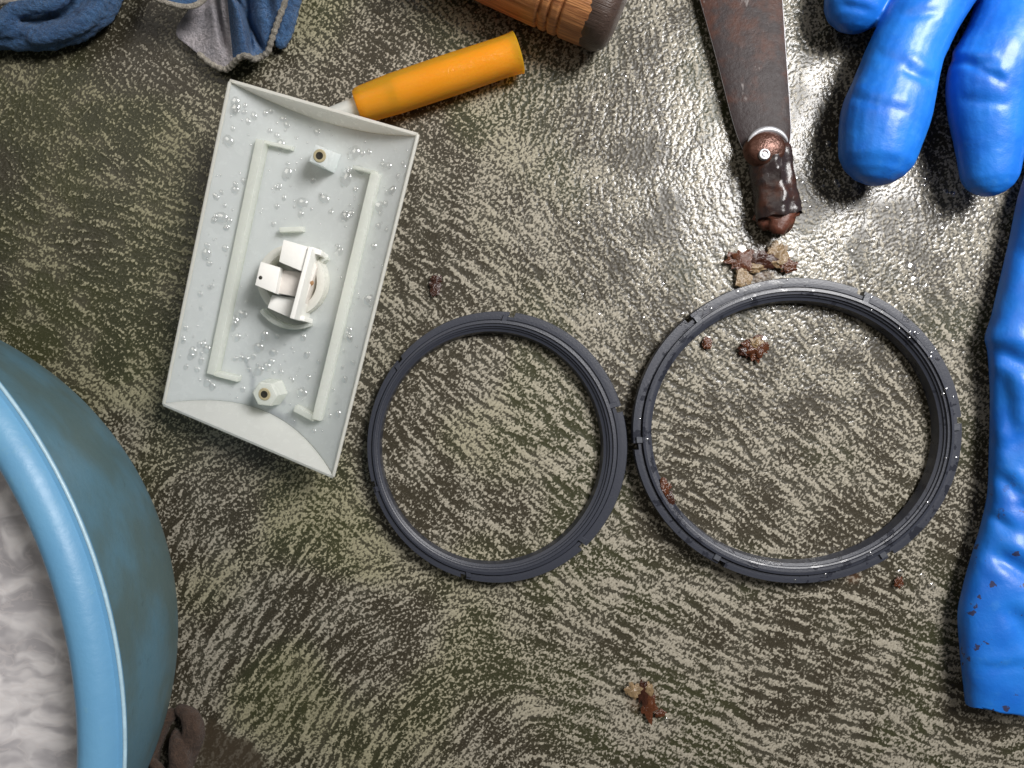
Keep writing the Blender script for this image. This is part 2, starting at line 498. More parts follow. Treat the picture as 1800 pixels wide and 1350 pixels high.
def build_ring(label, co, ci, notches, mat, tabmat, zs, tab_side):
    """co / ci = outer and inner outline (cx, cy, rx, ry) in photograph pixels"""
    prof = [(0.0, 3.0), (0.0, 5.6), (0.03, 6.0), (0.24, 6.05), (0.26, 6.05), (0.40, 6.0), (0.42, 5.5), (0.46, 5.5), (0.48, 6.9), (0.60, 7.0), (0.615, 6.35), (0.735, 6.25),
            (0.75, 5.6), (0.83, 5.45), (0.845, 4.95), (0.985, 4.5), (1.0, 4.1), (1.06, 1.0), (1.0, 0.3), (0.50, 0.3), (0.46, 2.6)]
    centre = P(co[0], co[1], 0)
    root = thing('retaining_ring', label, 'ring', (centre[0], centre[1], 0), 'dark notched plastic rings on the floor')
    half = 1.25
    ths = []
    for i in range(540):
        th = i * 360 / 540
        if all(abs((th - n + 180) % 360 - 180) > half + 0.3 for n in notches): ths.append((th, False))
    for n in notches:
        ths += [(n - half - 0.02, False), (n - half, True), (n, True), (n + half, True), (n + half + 0.02, False)]
    ths = sorted(((t % 360), c) for t, c in ths)
    def pt(th, t, z):
        a = math.radians(th)
        o = P(co[0] + co[2] * math.cos(a), co[1] - co[3] * math.sin(a), 0.006 * zs)
        i = P(ci[0] + ci[2] * math.cos(a), ci[1] - ci[3] * math.sin(a), 0.004 * zs)
        w = o * (1 - t) + i * t
        return np.array([w[0], w[1], z * 0.001 * zs])
    V = []
    for th, cut in ths:
        wob = 0.12 * math.sin(math.radians(th * 3 + 40))
        for t, z in prof:
            if cut and t < 0.25:
                V.append(pt(th, 0.25, z))
            else:
                V.append(pt(th, t + 0.01 * wob, z))
    f = grid_faces(len(ths), len(prof), close_n=True, close_m=True)
    link_mesh('body', mesh_from(V, f, 28), mat, root)
    for n in notches:                                         # the clip tab beside each notch
        t0, t1 = n + (half if tab_side > 0 else -half - 2.6), n + (half + 2.6 if tab_side > 0 else -half)
        bm = bmesh.new()
        vs = []
        for z in (5.2, 6.75):
            for th, t in ((t0 + 0.1, 0.16), (t1 - 0.1, 0.16), (t1 - 0.1, 0.50), (t0 + 0.1, 0.50)):
                vs.append(bm.verts.new(pt(th, t, z - 0.1)))
        for q in ((0, 1, 2, 3), (4, 5, 6, 7), (0, 1, 5, 4), (1, 2, 6, 5), (2, 3, 7, 6), (3, 0, 4, 7)):
            bm.faces.new([vs[k] for k in q])
        bmesh.ops.recalc_face_normals(bm, faces=bm.faces)
        bmesh.ops.bevel(bm, geom=bm.edges[:], offset=0.00015, segments=1, affect='EDGES')
        me = bpy.data.meshes.new('mesh'); bm.to_mesh(me); bm.free()
        link_mesh('tab', me, tabmat, root)
    return root

RM1 = ring_material('charcoal_plastic', -0.14)
RM2 = ring_material('charcoal_plastic_wet', 0.02)
RT = simple('slate_tab_plastic', (0.075, 0.080, 0.095), 0.35)
build_ring('smaller dark grey notched plastic ring in the middle, nearer the white plate', (874, 786, 229, 239), (864, 787, 196, 204),
           [83, 16.5, -48, -105, 196, 139], RM1, RM1, 1.0, 1)
build_ring('larger dark grey wet notched plastic ring between the smaller ring and the gauntlet', (1402, 757, 290, 269), (1397, 759, 252, 230),
           [67, 132, 186, 242, -55, 4], RM2, RT, 1.2, -1)

# ------------------------------------------------------------------ translucent cover plate
def plate_material(name, tint, clear=0.0, mould=False):
    g = Mat(name)
    p = g.n('VectorMath', {0: g.obj(), 'Scale': 1000.0}, operation='SCALE').outputs[0]
    n = g.noise(p, 0.05, 4, 0.6)
    n2 = g.noise(p, 0.35, 4, 0.6)
    col = g.mix(g.step(n, 0.3, 0.72), tint, tuple(c * 0.93 for c in tint))
    # black mould smears by the lower screw post
    if mould:
        wp = g.geo(); st = None
        wob = g.noise(p, 0.3, 3, 0.6)
        for (ax, ay), (bx, by), r in (((430, 622), (447, 660), 5), ((447, 660), (443, 722), 8), ((480, 725), (520, 742), 13), ((492, 680), (500, 706), 8), ((600, 690), (606, 668), 5)):
            a3, b3 = P(ax, ay, 0.008), P(bx, by, 0.008)
            ln = float(np.linalg.norm(b3 - a3))
            rel = g.n('VectorMath', {0: wp, 1: tuple(a3)}, operation='SUBTRACT').outputs[0]
            tt = g.n('VectorMath', {0: rel, 1: tuple((b3 - a3) / ln)}, operation='DOT_PRODUCT').outputs['Value']
            tt = g.math('MINIMUM', g.math('MAXIMUM', tt, 0.0), ln)
            on = g.n('VectorMath', {0: tuple((b3 - a3) / ln), 'Scale': tt}, operation='SCALE').outputs[0]
            dd = g.n('VectorMath', {0: rel, 1: on}, operation='SUBTRACT').outputs[0]
            dd = g.n('VectorMath', {0: dd, 1: (1, 1, 0.2)}, operation='MULTIPLY').outputs[0]
            ds = g.n('VectorMath', {0: dd}, operation='LENGTH').outputs['Value']
            q = g.step(g.math('MULTIPLY_ADD', wob, r * S * 1.2, ds), r * S * 1.7, r * S * 0.5)
            st = q if st is None else g.math('MAXIMUM', st, q)
        col = g.mix(g.math('MULTIPLY', st, 0.55), col, (0.20, 0.22, 0.28))
    rough = g.mixf(g.step(n2, 0.35, 0.6), 0.14, 0.28)
    b = g.pbr(Base_Color=col, Roughness=rough, Normal=g.bump(n2, 0.0004, 0.10), Subsurface_Weight=0.6, Subsurface_Scale=0.007)
    b.inputs['Subsurface Radius'].default_value = (1.0, 1.0, 0.95)
    tr = g.n('BsdfTranslucent', {'Color': tint})
    m = g.n('MixShader', {0: 0.18})
    g.t.links.new(b.outputs[0], m.inputs[1]); g.t.links.new(tr.outputs[0], m.inputs[2])
    if not clear: return g.done(m)
    tp = g.n('BsdfTransparent', {'Color': tint})
    m2 = g.n('MixShader', {0: clear})
    g.t.links.new(m.outputs[0], m2.inputs[1]); g.t.links.new(tp.outputs[0], m2.inputs[2])
    return g.done(m2)

PM = plate_material('translucent_white_plastic', (0.90, 0.955, 0.945), 0.12, True)
PMR = plate_material('translucent_rib_plastic', (0.93, 0.95, 0.88), 0.30)
PME = plate_material('translucent_greyer_plastic', (0.86, 0.88, 0.83), 0.10)  # greyer tone for the lower end wall
PMW = plate_material('translucent_end_plastic', (0.95, 0.935, 0.84), 0.08)  # brighter cream: the glow of the plate's edges is put into the colour

QC = [P(404, 144, 0.028), P(734, 239, 0.033), P(586, 836, 0.019), P(288, 709, 0.013)]   # rim corners TL TR BR BL
def rim_pt(u, v):
    a = (u + 1) / 2
    return (QC[0] * (1 - a) + QC[1] * a) * (1 - v) + (QC[3] * (1 - a) + QC[2] * a) * v
DT, DB, SAG = 0.026, 0.078, 0.0085
def end_v(u):
    w = max(0.0, 1 - u * u)
    return DT * w, 1 - DB * w
PN = np.cross(QC[1] - QC[0], QC[0] - QC[3]); PN /= np.linalg.norm(PN)
def plate_pt(u, v, h=0.0):
    return rim_pt(u, v) - PN * SAG * (1 - u * u) + PN * h
def plate_uv(px, py, h=0.0):
    x = np.array([0.0, 0.5])
    for _ in range(25):
        f0 = to_px(plate_pt(x[0], x[1], h)) - np.array([px, py])
        J = np.zeros((2, 2))
        for k in range(2):
            d = x.copy(); d[k] += 1e-4
            J[:, k] = (to_px(plate_pt(d[0], d[1], h)) - np.array([px, py]) - f0) / 1e-4
        x = x - np.linalg.solve(J, f0)
    return x

plate_root = thing('cover_plate', 'translucent white plastic cover plate with end walls, beaded with water', 'plate', (plate_pt(0, .5)[0], plate_pt(0, .5)[1], 0))
TH = 0.0009
def shell(top, bottom, n, m):
    V = [p for row in top for p in row] + [p for row in bottom for p in row]
    F = grid_faces(n, m); F += [tuple(reversed(q)) for q in grid_faces(n, m, off=n * m)]
    o = n * m
    for i in range(n - 1):
        F.append((i * m, (i + 1) * m, o + (i + 1) * m, o + i * m))
        F.append((i * m + m - 1, o + i * m + m - 1, o + (i + 1) * m + m - 1, (i + 1) * m + m - 1))
    for j in range(m - 1):
        F.append((j, o + j, o + j + 1, j + 1))
        F.append(((n - 1) * m + j, (n - 1) * m + j + 1, o + (n - 1) * m + j + 1, o + (n - 1) * m + j))
    return V, F
nu, nv = 61, 61
U = np.linspace(-1, 1, nu)
top, bot = [], []
for i in range(nv):
    rt, rb = [], []
    for u in U:
        v0, v1 = end_v(u)
        v = v0 + (v1 - v0) * i / (nv - 1)
        c = 1.0
        q = plate_pt(u, v)
        rt.append(q); rb.append(q - PN * TH)
    top.append(rt); bot.append(rb)
v, f = shell(top, bot, nv, nu)
link_mesh('trough', mesh_from(v, f, 45), PM, plate_root)
# end walls: circle-segment shaped, straight along the free edge, with snipped corners
for wall, (va, sgn) in enumerate(((0.0, 1), (1.0, -1))):
    top, bot = [], []
    m = 5
    out = (rim_pt(0, 0) - rim_pt(0, 1)) * sgn
    out = out / np.linalg.norm(out)
    Uw = np.linspace(-1.0, 1.0, nu)
    for k in range(m):
        rt, rb = [], []
        for u in Uw:
            v0, v1 = end_v(u)
            ve = v0 if wall == 0 else v1
            a = k / (m - 1)
            q = rim_pt(u, va) * (1 - a) + plate_pt(u, ve, 0.0002) * a
            q = q + PN * 0.0005 * (1 - a)
            rt.append(q); rb.append(q + out * TH - PN * TH * 0.3)
        top.append(rt); bot.append(rb)
    v, f = shell(top, bot, m, nu)
    link_mesh('end_wall', mesh_from(v, f, 45), PMW if wall == 0 else PME, plate_root, label=('cream end wall with edge glow in its colour, beside the orange handle', 'greyer end wall away from the orange handle')[wall])
# raised bead along both long edges
for u in (-1, 1):
    path = [rim_pt(u, vv) for vv in np.linspace(0.0 if u > 0 else 0.004, 1.0, 40)]
    link_mesh('edge_bead', mesh_from(*tube(path, [0.0006] * 40, 8), 180), PMW, plate_root)

def plate_wall(pts_px, hgt, thick, name, mat, parent=plate_root, lower=None, hend=None):
    """thin upright wall on the plate; pts_px outlines its upper edge in photograph pixels"""
    uv = [plate_uv(x, y, hgt) for x, y in pts_px]
    n = len(uv)
    V, base = [], [plate_pt(a, b, 0) for a, b in uv]
    for i, (a, b) in enumerate(uv):
        t = base[min(i + 1, n - 1)] - base[max(i - 1, 0)]
        s = np.cross(t, PN); s /= np.linalg.norm(s)
        h = hgt if hend is None else hgt + (hend - hgt) * i / (n - 1)
        for sgn, hh in ((-1, -0.0004), (-1, h), (1, h), (1, -0.0004)):
            w = thick / 2 * (1.0 if hh < 0 else 0.8)
            V.append(plate_pt(a, b, hh) + s * w * sgn)
    F = grid_faces(n, 4, close_m=True) + [(0, 1, 2, 3), tuple((n - 1) * 4 + k for k in (3, 2, 1, 0))]
    return link_mesh(name, mesh_from(V, F, 30), mat, parent)
def line(a, b, n):
    return [(a[0] + (b[0] - a[0]) * i / (n - 1), a[1] + (b[1] - a[1]) * i / (n - 1)) for i in range(n)]
RH = 0.0030
plate_wall(line((457, 245), (370, 658), 18), RH, 0.0034, 'rib', PMR)
plate_wall(line((659, 304), (555, 738), 18), RH, 0.0034, 'rib', PMR)
plate_wall(line((464, 249), (512, 260), 4), 0.0025, 0.0013, 'rib_foot', PMR)
plate_wall(line((378, 657), (417, 667), 4), 0.0030, 0.0020, 'rib_foot', PMR)
plate_wall(line((620, 293), (660, 303), 4), 0.0028, 0.0012, 'rib_foot', PMR)
plate_wall(line((517, 718), (551, 736), 4), 0.0030, 0.0024, 'rib_foot', PMR)
# screw posts
def screw_post(px, py, r, h, nside, rot, mat):
    a, b = plate_uv(px, py, h)
    eu = plate_pt(a + 0.02, b) - plate_pt(a - 0.02, b); eu -= PN * eu.dot(PN); eu /= np.linalg.norm(eu)
    ev = np.cross(PN, eu)
    V = []
    for rr, hh in ((r * 1.12, -0.0004), (r * 1.0, h - 0.0004), (r * 0.92, h)):
        for k in range(nside):
            t = 2 * math.pi * k / nside + rot
            V.append(plate_pt(a, b, hh) + (eu * math.cos(t) + ev * math.sin(t)) * rr)
    F = grid_faces(3, nside, close_m=True) + [tuple(2 * nside + k for k in range(nside))]
    post = link_mesh('screw_post', mesh_from(V, F, 30), mat, plate_root)
    V, N = [], 20                                                   # metal-stained collar round a dark bore
    for rr, hh in ((0.0021, h + 0.00005), (0.0019, h + 0.0003), (0.0012, h + 0.0003)):
        for k in range(N):
            t = 2 * math.pi * k / N
            V.append(plate_pt(a, b, hh) + (eu * math.cos(t) + ev * math.sin(t)) * rr)
    link_mesh('collar', mesh_from(V, grid_faces(3, N, close_m=True), 40), M_STAIN, post)
    V = [plate_pt(a, b, h + 0.00022) + (eu * math.cos(2 * math.pi * k / N) + ev * math.sin(2 * math.pi * k / N)) * 0.00125 for k in range(N)]
    V += [plate_pt(a, b, h + 0.0001) for k in range(N)]
    link_mesh('bore', mesh_from(V, grid_faces(2, N, close_m=True), 180), M_BORE, post)

M_STAIN = simple('yellowed_plastic', (0.42, 0.36, 0.22), 0.4)
M_BORE = simple('dark_bore', (0.02, 0.018, 0.012), 0.6)
M_WHITE = simple('white_plastic', (0.88, 0.87, 0.83), 0.38, var=0.06, bumpd=0.0001)
M_WHITE2 = simple('greyer_white_plastic', (0.70, 0.655, 0.61), 0.42, var=0.12, bumpd=0.0001)  # greyer tone for the recessed bridge and the flange
screw_post(562, 274, 0.0040, 0.0085, 4, math.radians(40), PM)
screw_post(465, 693, 0.0043, 0.0080, 6, math.radians(15), PMR)

# lamp-holder clip in the middle: parts of the plate
def plate_arc(cx, cy, r0, r1, a0, a1, h, name, mat, n=40, closed=False):
    """upright curved wall; centre in pixels on the trough, radii in metres"""
    a, b = plate_uv(cx, cy, 0)
    c = plate_pt(a, b)
    V = []
    for i in range(n):
        t = math.radians(a0 + (a1 - a0) * i / (n if closed else n - 1))
        d = np.array([math.cos(t), math.sin(t), 0])
        d = d - PN * d.dot(PN); d /= np.linalg.norm(d)
        for rr, hh in ((r1, -0.0010), (r1, h), (r0, h), (r0, -0.0010)):
            V.append(c + d * rr + PN * hh)
    F = grid_faces(n, 4, close_n=closed, close_m=True)
    if not closed: F += [(0, 1, 2, 3), tuple((n - 1) * 4 + k for k in (3, 2, 1, 0))]
    return link_mesh(name, mesh_from(V, F, 30), mat, plate_root)
plate_arc(524, 494, 0.0088, 0.0114, 0, 360, 0.0062, 'socket_collar', PMW, 64, True)
plate_arc(523, 503, 0.0128, 0.0142, 215, 292, 0.0042, 'broken_arc', PMR)
plate_arc(523, 503, 0.0122, 0.0146, 35, 56, 0.0046, 'broken_arc', PMR, 10)
plate_wall(line((491, 404), (530, 402), 4), 0.0030, 0.0018, 'broken_arc', PMR)
a0, b0 = plate_uv(515, 490, 0.0)
zb = plate_pt(a0, b0)[2]
socket = bpy.data.objects.new('lamp_socket', None); scene.collection.objects.link(socket); socket.empty_display_size = 0.01
socket.parent = plate_root; sl = plate_pt(a0, b0); WLOC['lamp_socket'] = sl; socket.location = sl - WLOC[plate_root.name]
socket['label'] = 'boxy white plastic lamp socket in the middle of the plate'
def sock(name, poly, h, mat, base=-0.001, bev=0.0003):
    link_mesh(name, prism_px(poly, zb + h, zb + base, bev), mat, socket)
sock('housing_block', [(498, 421), (543, 434), (533, 478), (490, 460)], 0.0150, M_WHITE)
sock('housing_block', [(458, 460), (493, 470), (484, 516), (448, 501)], 0.0130, M_WHITE)
sock('housing_bridge', [(492.4, 474), (533, 479), (519, 521), (484.5, 515)], 0.0100, M_WHITE2)
sock('housing_block', [(478, 518), (519, 523), (510, 559), (470, 541)], 0.0072, M_WHITE)
sock('back_wall', [(542, 432), (549, 436), (517, 561), (509, 559)], 0.0162, M_WHITE)
sock('flange', [(549, 449), (557, 470), (550, 490), (545, 505), (538, 527), (531, 547), (521, 546)], 0.0092, M_WHITE2)
sock('lug', [(546, 433), (566, 440), (564, 449), (553, 446), (546, 446)], 0.0120, M_WHITE)
sock('lug', [(514, 555), (536, 556), (535, 565), (524, 562), (513, 561)], 0.0100, M_WHITE)
M_RUSTY = simple('rust_spot', (0.28, 0.15, 0.06), 0.6)
for px, py, h, r in ((549, 467, 0.0093, 0.0005), (532, 532, 0.0093, 0.0005), (547, 497, 0.0090, 0.0009), (458, 488, 0.0131, 0.0006)):
    c = P(px, py, zb + h)
    V = [c + np.array([math.cos(t), math.sin(t), 0]) * r for t in np.linspace(0, 2 * math.pi, 13)[:-1]] + [c + np.array([0, 0, 0.0004])]
    link_mesh('pin', mesh_from(V, [(i, (i + 1) % 12, 12) for i in range(12)], 180), M_RUSTY if r > 0.0008 else M_BORE, socket)

# ------------------------------------------------------------------ water droplets
def water_clear():
    g = Mat('clear_water')
    tp = g.n('BsdfTransparent', {'Color': (1, 1, 1)})
    gl = g.n('BsdfGlossy', {'Color': (1, 1, 1), 'Roughness': 0.14})
    fc = g.n('LayerWeight', {'Blend': 0.5}).outputs['Facing']
    fr = g.math('MULTIPLY_ADD', g.math('POWER', fc, 3.0), 0.5, 0.16)
    m = g.n('MixShader', {0: fr}); g.t.links.new(tp.outputs[0], m.inputs[1]); g.t.links.new(gl.outputs[0], m.inputs[2])
    return g.done(m)
WATER = water_clear()
def dome(c, nrm, r, h, stretch=1.0, ang=0.0, seg=12):
    nrm = nrm / np.linalg.norm(nrm)
    x = np.cross(np.array([0, 1.0, 0]), nrm); x /= np.linalg.norm(x); y = np.cross(nrm, x)
    x, y = x * math.cos(ang) + y * math.sin(ang), y * math.cos(ang) - x * math.sin(ang)
    V = [c - nrm * 0.00004 + (x * math.cos(2 * math.pi * k / seg) * stretch + y * math.sin(2 * math.pi * k / seg)) * r for k in range(seg)]
    F = []
    lv = [(0.93, 0.36), (0.74, 0.68), (0.42, 0.92)]
    for f, hh in lv:
        V += [c + nrm * h * hh + (x * math.cos(2 * math.pi * k / seg) * stretch + y * math.sin(2 * math.pi * k / seg)) * r * f for k in range(seg)]
    V.append(c + nrm * h)
    F += grid_faces(4, seg, close_m=True)
    F += [(3 * seg + k, 3 * seg + (k + 1) % seg, 4 * seg) for k in range(seg)]
    return V, F
parts = []
while len(parts) < 280:
    u, v_ = rng.uniform(-0.96, 0.96), rng.uniform(0.04, 0.93)
    v0, v1 = end_v(u)
    if not (v0 + 0.01 < v_ < v1 - 0.01): continue
    c = plate_pt(u, v_)
    q = to_px(c)
    if 445 < q[0] < 590 and 395 < q[1] < 590: continue
    xl = 460 - (q[1] - 245) * 0.21; xr = 662 - (q[1] - 305) * 0.245
    if (abs(q[0] - xl) < 16 and 235 < q[1] < 670) or (abs(q[0] - xr) < 16 and 290 < q[1] < 745): continue
    if math.hypot(q[0] - 572, q[1] - 278) < 38 or math.hypot(q[0] - 475, q[1] - 694) < 38: continue
    big = rng.random()
    r = rng.uniform(0.0003, 0.0006) if big < 0.55 else rng.uniform(0.0008, 0.0014) if big < 0.88 else rng.uniform(0.0015, 0.0022)
    parts.append(dome(c, PN, r, r * rng.uniform(0.32, 0.55), rng.uniform(1.0, 1.4), rng.uniform(0, 3.1)))
v, f = merge(parts)
link_mesh('water_droplets', mesh_from(v, f, 180), WATER, kind='stuff', label='clear water droplets beaded over the translucent white plate', cat='water')
# drops standing on the larger ring
parts = []
for k in range(26):
    th = rng.uniform(0, 2 * math.pi) if k % 3 else rng.uniform(-0.3, 2.2)
    t = rng.choice([0.08, 0.16, 0.24, 0.32, 0.54, 0.68])
    o = P(1402 + 290 * math.cos(th), 757 - 269 * math.sin(th), 0.0072); i = P(1397 + 252 * math.cos(th), 759 - 230 * math.sin(th), 0.0048)
    w = o * (1 - t) + i * t
    w[2] = (6.0 if t < 0.4 else 6.95 if t < 0.6 else 6.3) * 0.0012
    r = rng.uniform(0.0004, 0.0009)
    parts.append(dome(w, np.array([0, 0.001, 1.0]), r, r * 0.6, 1.3, th))
v, f = merge(parts)
link_mesh('ring_water_drops', mesh_from(v, f, 180), WATER, kind='stuff', label='small water drops standing on the larger dark ring', cat='water')

# ------------------------------------------------------------------ orange handle with pale shaft
def orange_material():
    g = Mat('translucent_orange_plastic')
    p = g.n('VectorMath', {0: g.obj(), 'Scale': 1000.0}, operation='SCALE').outputs[0]
    n = g.noise(p, 0.09, 3, 0.5); n2 = g.noise(p, 0.8, 4, 0.6)
    col = g.mix(n, (1.0, 0.53, 0.03), (1.0, 0.64, 0.08))
    b = g.pbr(Base_Color=col, Roughness=g.mixf(n2, 0.10, 0.26), Normal=g.bump(n2, 0.0005, 0.5), Subsurface_Weight=0.6, Subsurface_Scale=0.006)
    b.inputs['Subsurface Radius'].default_value = (1.0, 0.5, 0.1)
    tr = g.n('BsdfTranslucent', {'Color': (0.97, 0.55, 0.06)})
    m0 = g.n('MixShader', {0: 0.4}); g.t.links.new(b.outputs[0], m0.inputs[1]); g.t.links.new(tr.outputs[0], m0.inputs[2])
    tp = g.n('BsdfTransparent', {'Color': (1.0, 0.72, 0.16)})
    m = g.n('MixShader', {0: 0.44}); g.t.links.new(m0.outputs[0], m.inputs[1]); g.t.links.new(tp.outputs[0], m.inputs[2])
    return g.done(m)
OR = orange_material()
hb = P(770, 140, 0)
orange = thing('plastic_handle', 'translucent orange plastic handle with a pale shaft, lying against the white plate', 'handle', (hb[0], hb[1], 0))
def cyl_between(a, b, radial, seg=40):
    """lathe along the axis a-b; radial = [(fraction along, radius)]"""
    a, b = np.array(a), np.array(b)
    t = (b - a) / np.linalg.norm(b - a)
    x = np.cross(t, np.array([0, 0, 1.0])); x /= np.linalg.norm(x); y = np.cross(x, t)
    V = []
    for fr, r in radial:
        for k in range(seg):
            an = 2 * math.pi * k / seg
            V.append(a + (b - a) * fr + (x * math.cos(an) + y * math.sin(an)) * r)
    return V, grid_faces(len(radial), seg, close_m=True)
A0, A1 = P(628, 187, 0.0085), P(911, 92, 0.0080)
rad = [(0.0, 0.0046), (0.003, 0.0052), (0.02, 0.0058), (0.05, 0.0061), (0.20, 0.0066), (0.23, 0.0067), (0.6, 0.0068), (0.9, 0.0066), (0.97, 0.0068), (0.998, 0.0071), (1.0, 0.0069),
       (0.999, 0.0056), (0.9, 0.0053), (0.25, 0.0052), (0.22, 0.0042), (0.0, 0.0041)]
v, f = cyl_between(A0, A1, rad)
f = grid_faces(len(rad), 40, close_n=True, close_m=True)
link_mesh('grip', mesh_from(v, f, 40), OR, orange)
lin = simple('yellow_glow_plastic', (1.0, 0.74, 0.20), 0.4, var=0.15)  # added core; its yellow stands for light glowing through the grip
v, f = cyl_between(A0 + (A1 - A0) * 0.24, A0 + (A1 - A0) * 0.96, [(0, 0.0), (0.0, 0.0046), (0.02, 0.0049), (1.0, 0.0049), (1.0, 0.0)], 24)
link_mesh('glow_core', mesh_from(v, f, 40), lin, orange)
core = simple('pale_yellow_plastic', (0.78, 0.62, 0.20), 0.35, Subsurface_Weight=0.3, Subsurface_Scale=0.003)
v, f = cyl_between(A0 + (A1 - A0) * 0.004, A0 + (A1 - A0) * 0.19, [(0, 0.0), (0.0, 0.0036), (0.97, 0.0036), (1.0, 0.0030), (1.0, 0.0)], 24)
link_mesh('core', mesh_from(v, f, 40), core, orange)
sd = (A0 - A1) / np.linalg.norm(A0 - A1)
v, f = cyl_between(A0 + sd * 0.0245 - np.array([0, 0, 0.0032]), A0 - sd * 0.004 - np.array([0, 0, 0.0005]), [(0, 0.0), (0.0, 0.0028), (0.05, 0.0031), (1.0, 0.0036), (1.0, 0.0)], 24)
link_mesh('shaft', mesh_from(v, f, 40), plate_material('milky_shaft_plastic', (0.74, 0.75, 0.70)), orange)

# ------------------------------------------------------------------ wooden handle
def wood_material(dark):
    g = Mat('dark_wet_wood' if dark else 'orange_brown_wood')
    ax = math.atan2(-0.39, 0.92)
    p = g.n('VectorMath', {0: g.obj(), 'Scale': 1000.0}, operation='SCALE').outputs[0]
    q = g.mapping(p, rot=(0, 0, -ax)); q = g.mapping(q, scale=(0.05, 0.6, 0.6))
    gr = g.noise(q, 1.0, 5, 0.65, 0.4)
    fine = g.noise(g.mapping(q, scale=(1, 4, 4)), 1.0, 3, 0.6)
    col = g.mix(g.step(gr, 0.32, 0.68), (0.26, 0.095, 0.035), (0.62, 0.28, 0.105))
    col = g.mix(g.math('MULTIPLY', g.step(fine, 0.55, 0.7), 0.5), col, (0.16, 0.055, 0.022))
    if dark:
        col = g.mix(gr, (0.045, 0.030, 0.025), (0.105, 0.066, 0.050))
    return g.done(g.pbr(Base_Color=col, Roughness=0.42, Normal=g.bump(g.math('ADD', gr, fine), 0.0005, 0.6)))
W1, W2 = P(1080, 13, 0.0155), P(760, -123, 0.0155)
wd = (W2 - W1) / np.linalg.norm(W2 - W1)
wood = thing('wooden_handle', 'turned orange brown wooden tool handle with dark grooves and a dark end', 'handle', (W2[0], W2[1], 0))
Lw = np.linalg.norm(W2 - W1)
def wfr(mm): return mm / 1000 / Lw
rad = [(wfr(4.6), 0.0)] + [(wfr(4.6), 0.0146)]
for m_ in np.arange(5.0, Lw * 1000, 0.35):
    r = 0.0148 + 0.0004 * math.sin(m_ * 0.08)
    for gm in (14.8, 18.6, 22.0):
        r -= 0.0009 * math.exp(-((m_ - gm) / 0.5) ** 2)
    rad.append((wfr(m_), r))
v, f = cyl_between(W1, W2, rad, 56)
link_mesh('grip', mesh_from(v, f, 60), wood_material(False), wood)
rad = [(wfr(-2.6), 0.0), (wfr(-2.6), 0.0095), (wfr(-2.2), 0.0115), (wfr(-1.2), 0.0134), (wfr(0.4), 0.0146), (wfr(2.2), 0.01495), (wfr(5.6), 0.01500), (wfr(5.9), 0.0147)]
v, f = cyl_between(W1, W2, rad, 56)
me = mesh_from(v, f, 60); co = get_co(me)
axis = (W2 - W1) / Lw
al = (co - W1) @ axis
ed = np.where(al > 0.005, 1.0, 0.0)
jag = np.array([0.0028 * mnoise.noise(Vector((p[0] * 700, p[1] * 700, p[2] * 700))) for p in co])
co += axis * (ed * (jag + 0.0006))[:, None]
set_co(me, co)
link_mesh('dark_end', me, wood_material(True), wood, label='dark soaked end')
gm_mat = simple('groove_dark', (0.045, 0.022, 0.014), 0.7)
for gmm in (14.8, 18.6, 22.0):
    rg = [(wfr(gmm - 0.42), 0.01455), (wfr(gmm), 0.01425), (wfr(gmm + 0.42), 0.01455)]
    v, f = cyl_between(W1, W2, rg, 56)
    link_mesh('groove', mesh_from(v, f, 60), gm_mat, wood)

# ------------------------------------------------------------------ rusty scraper
def steel_rust(wet=False):
    g = Mat('wet_rusty_steel' if wet else 'rusty_brown_steel')
    p = g.n('VectorMath', {0: g.geo(), 'Scale': 1000.0}, operation='SCALE').outputs[0]
    n = g.noise(p, 0.10, 4, 0.6); n2 = g.noise(p, 0.5, 5, 0.65); n3 = g.noise(g.mapping(p, scale=(1, 0.45, 1)), 0.23, 4, 0.6)
    col = g.mix(g.step(n, 0.45, 0.70), (0.027, 0.019, 0.019), (0.062, 0.024, 0.015))
    col = g.mix(g.math('MULTIPLY', g.step(n3, 0.64, 0.72), 0.55), col, (0.30, 0.27, 0.26))
    col = g.mix(g.math('MULTIPLY', g.step(n2, 0.58, 0.75), 0.6), col, (0.030, 0.018, 0.014))
    return g.done(g.pbr(Base_Color=col, Roughness=g.mixf(n2, 0.16, 0.34) if wet else g.mixf(n2, 0.34, 0.55), Specular_IOR_Level=0.5 if wet else 0.16, Normal=g.bump(n2, 0.0006, 0.35)))
SR = steel_rust(); SRW = steel_rust(True)
BRIGHT = simple('bare_steel_and_glint', (0.42, 0.42, 0.44), 0.45, metallic=0.5)  # bare metal of edges and rivet, plus the lip's painted glint
sb = P(1345, 200, 0)
scraper = thing('scraper', 'rusty dark brown steel scraper with a riveted socket, lying beside the blue glove', 'scraper', (sb[0], sb[1], 0))
left = [(1205, -90), (1219, -40), (1231, 0), (1248, 60), (1263, 115), (1277, 170), (1289, 215), (1300, 248), (1311, 270), (1326, 284), (1345, 291)]
right = [(1366, -90), (1371, -40), (1375, 0), (1379, 60), (1383, 115), (1387, 170), (1389, 205), (1390, 232), (1386, 258), (1374, 280), (1352, 291)]
Lc, Rc = spline(left, 50), spline(right, 50)
ZB = 0.0042
top, bot = [], []
for i in range(50):
    rt, rb = [], []
    for j in range(15):
        a = j / 14
        q = Lc[i] * (1 - a) + Rc[i] * a
        rise = 0.0009 * math.sin(math.pi * a) ** 0.6 + 0.0012 * max(0, (i - 30) / 20) * math.sin(math.pi * a)
        w = P(q[0], q[1], ZB)
        rt.append(np.array([w[0], w[1], ZB + rise])); rb.append(np.array([w[0], w[1], ZB + rise - 0.0013]))
    top.append(rt); bot.append(rb)
v, f = shell(top, bot, 50, 15)
link_mesh('blade', mesh_from(v, f, 45), SR, scraper)
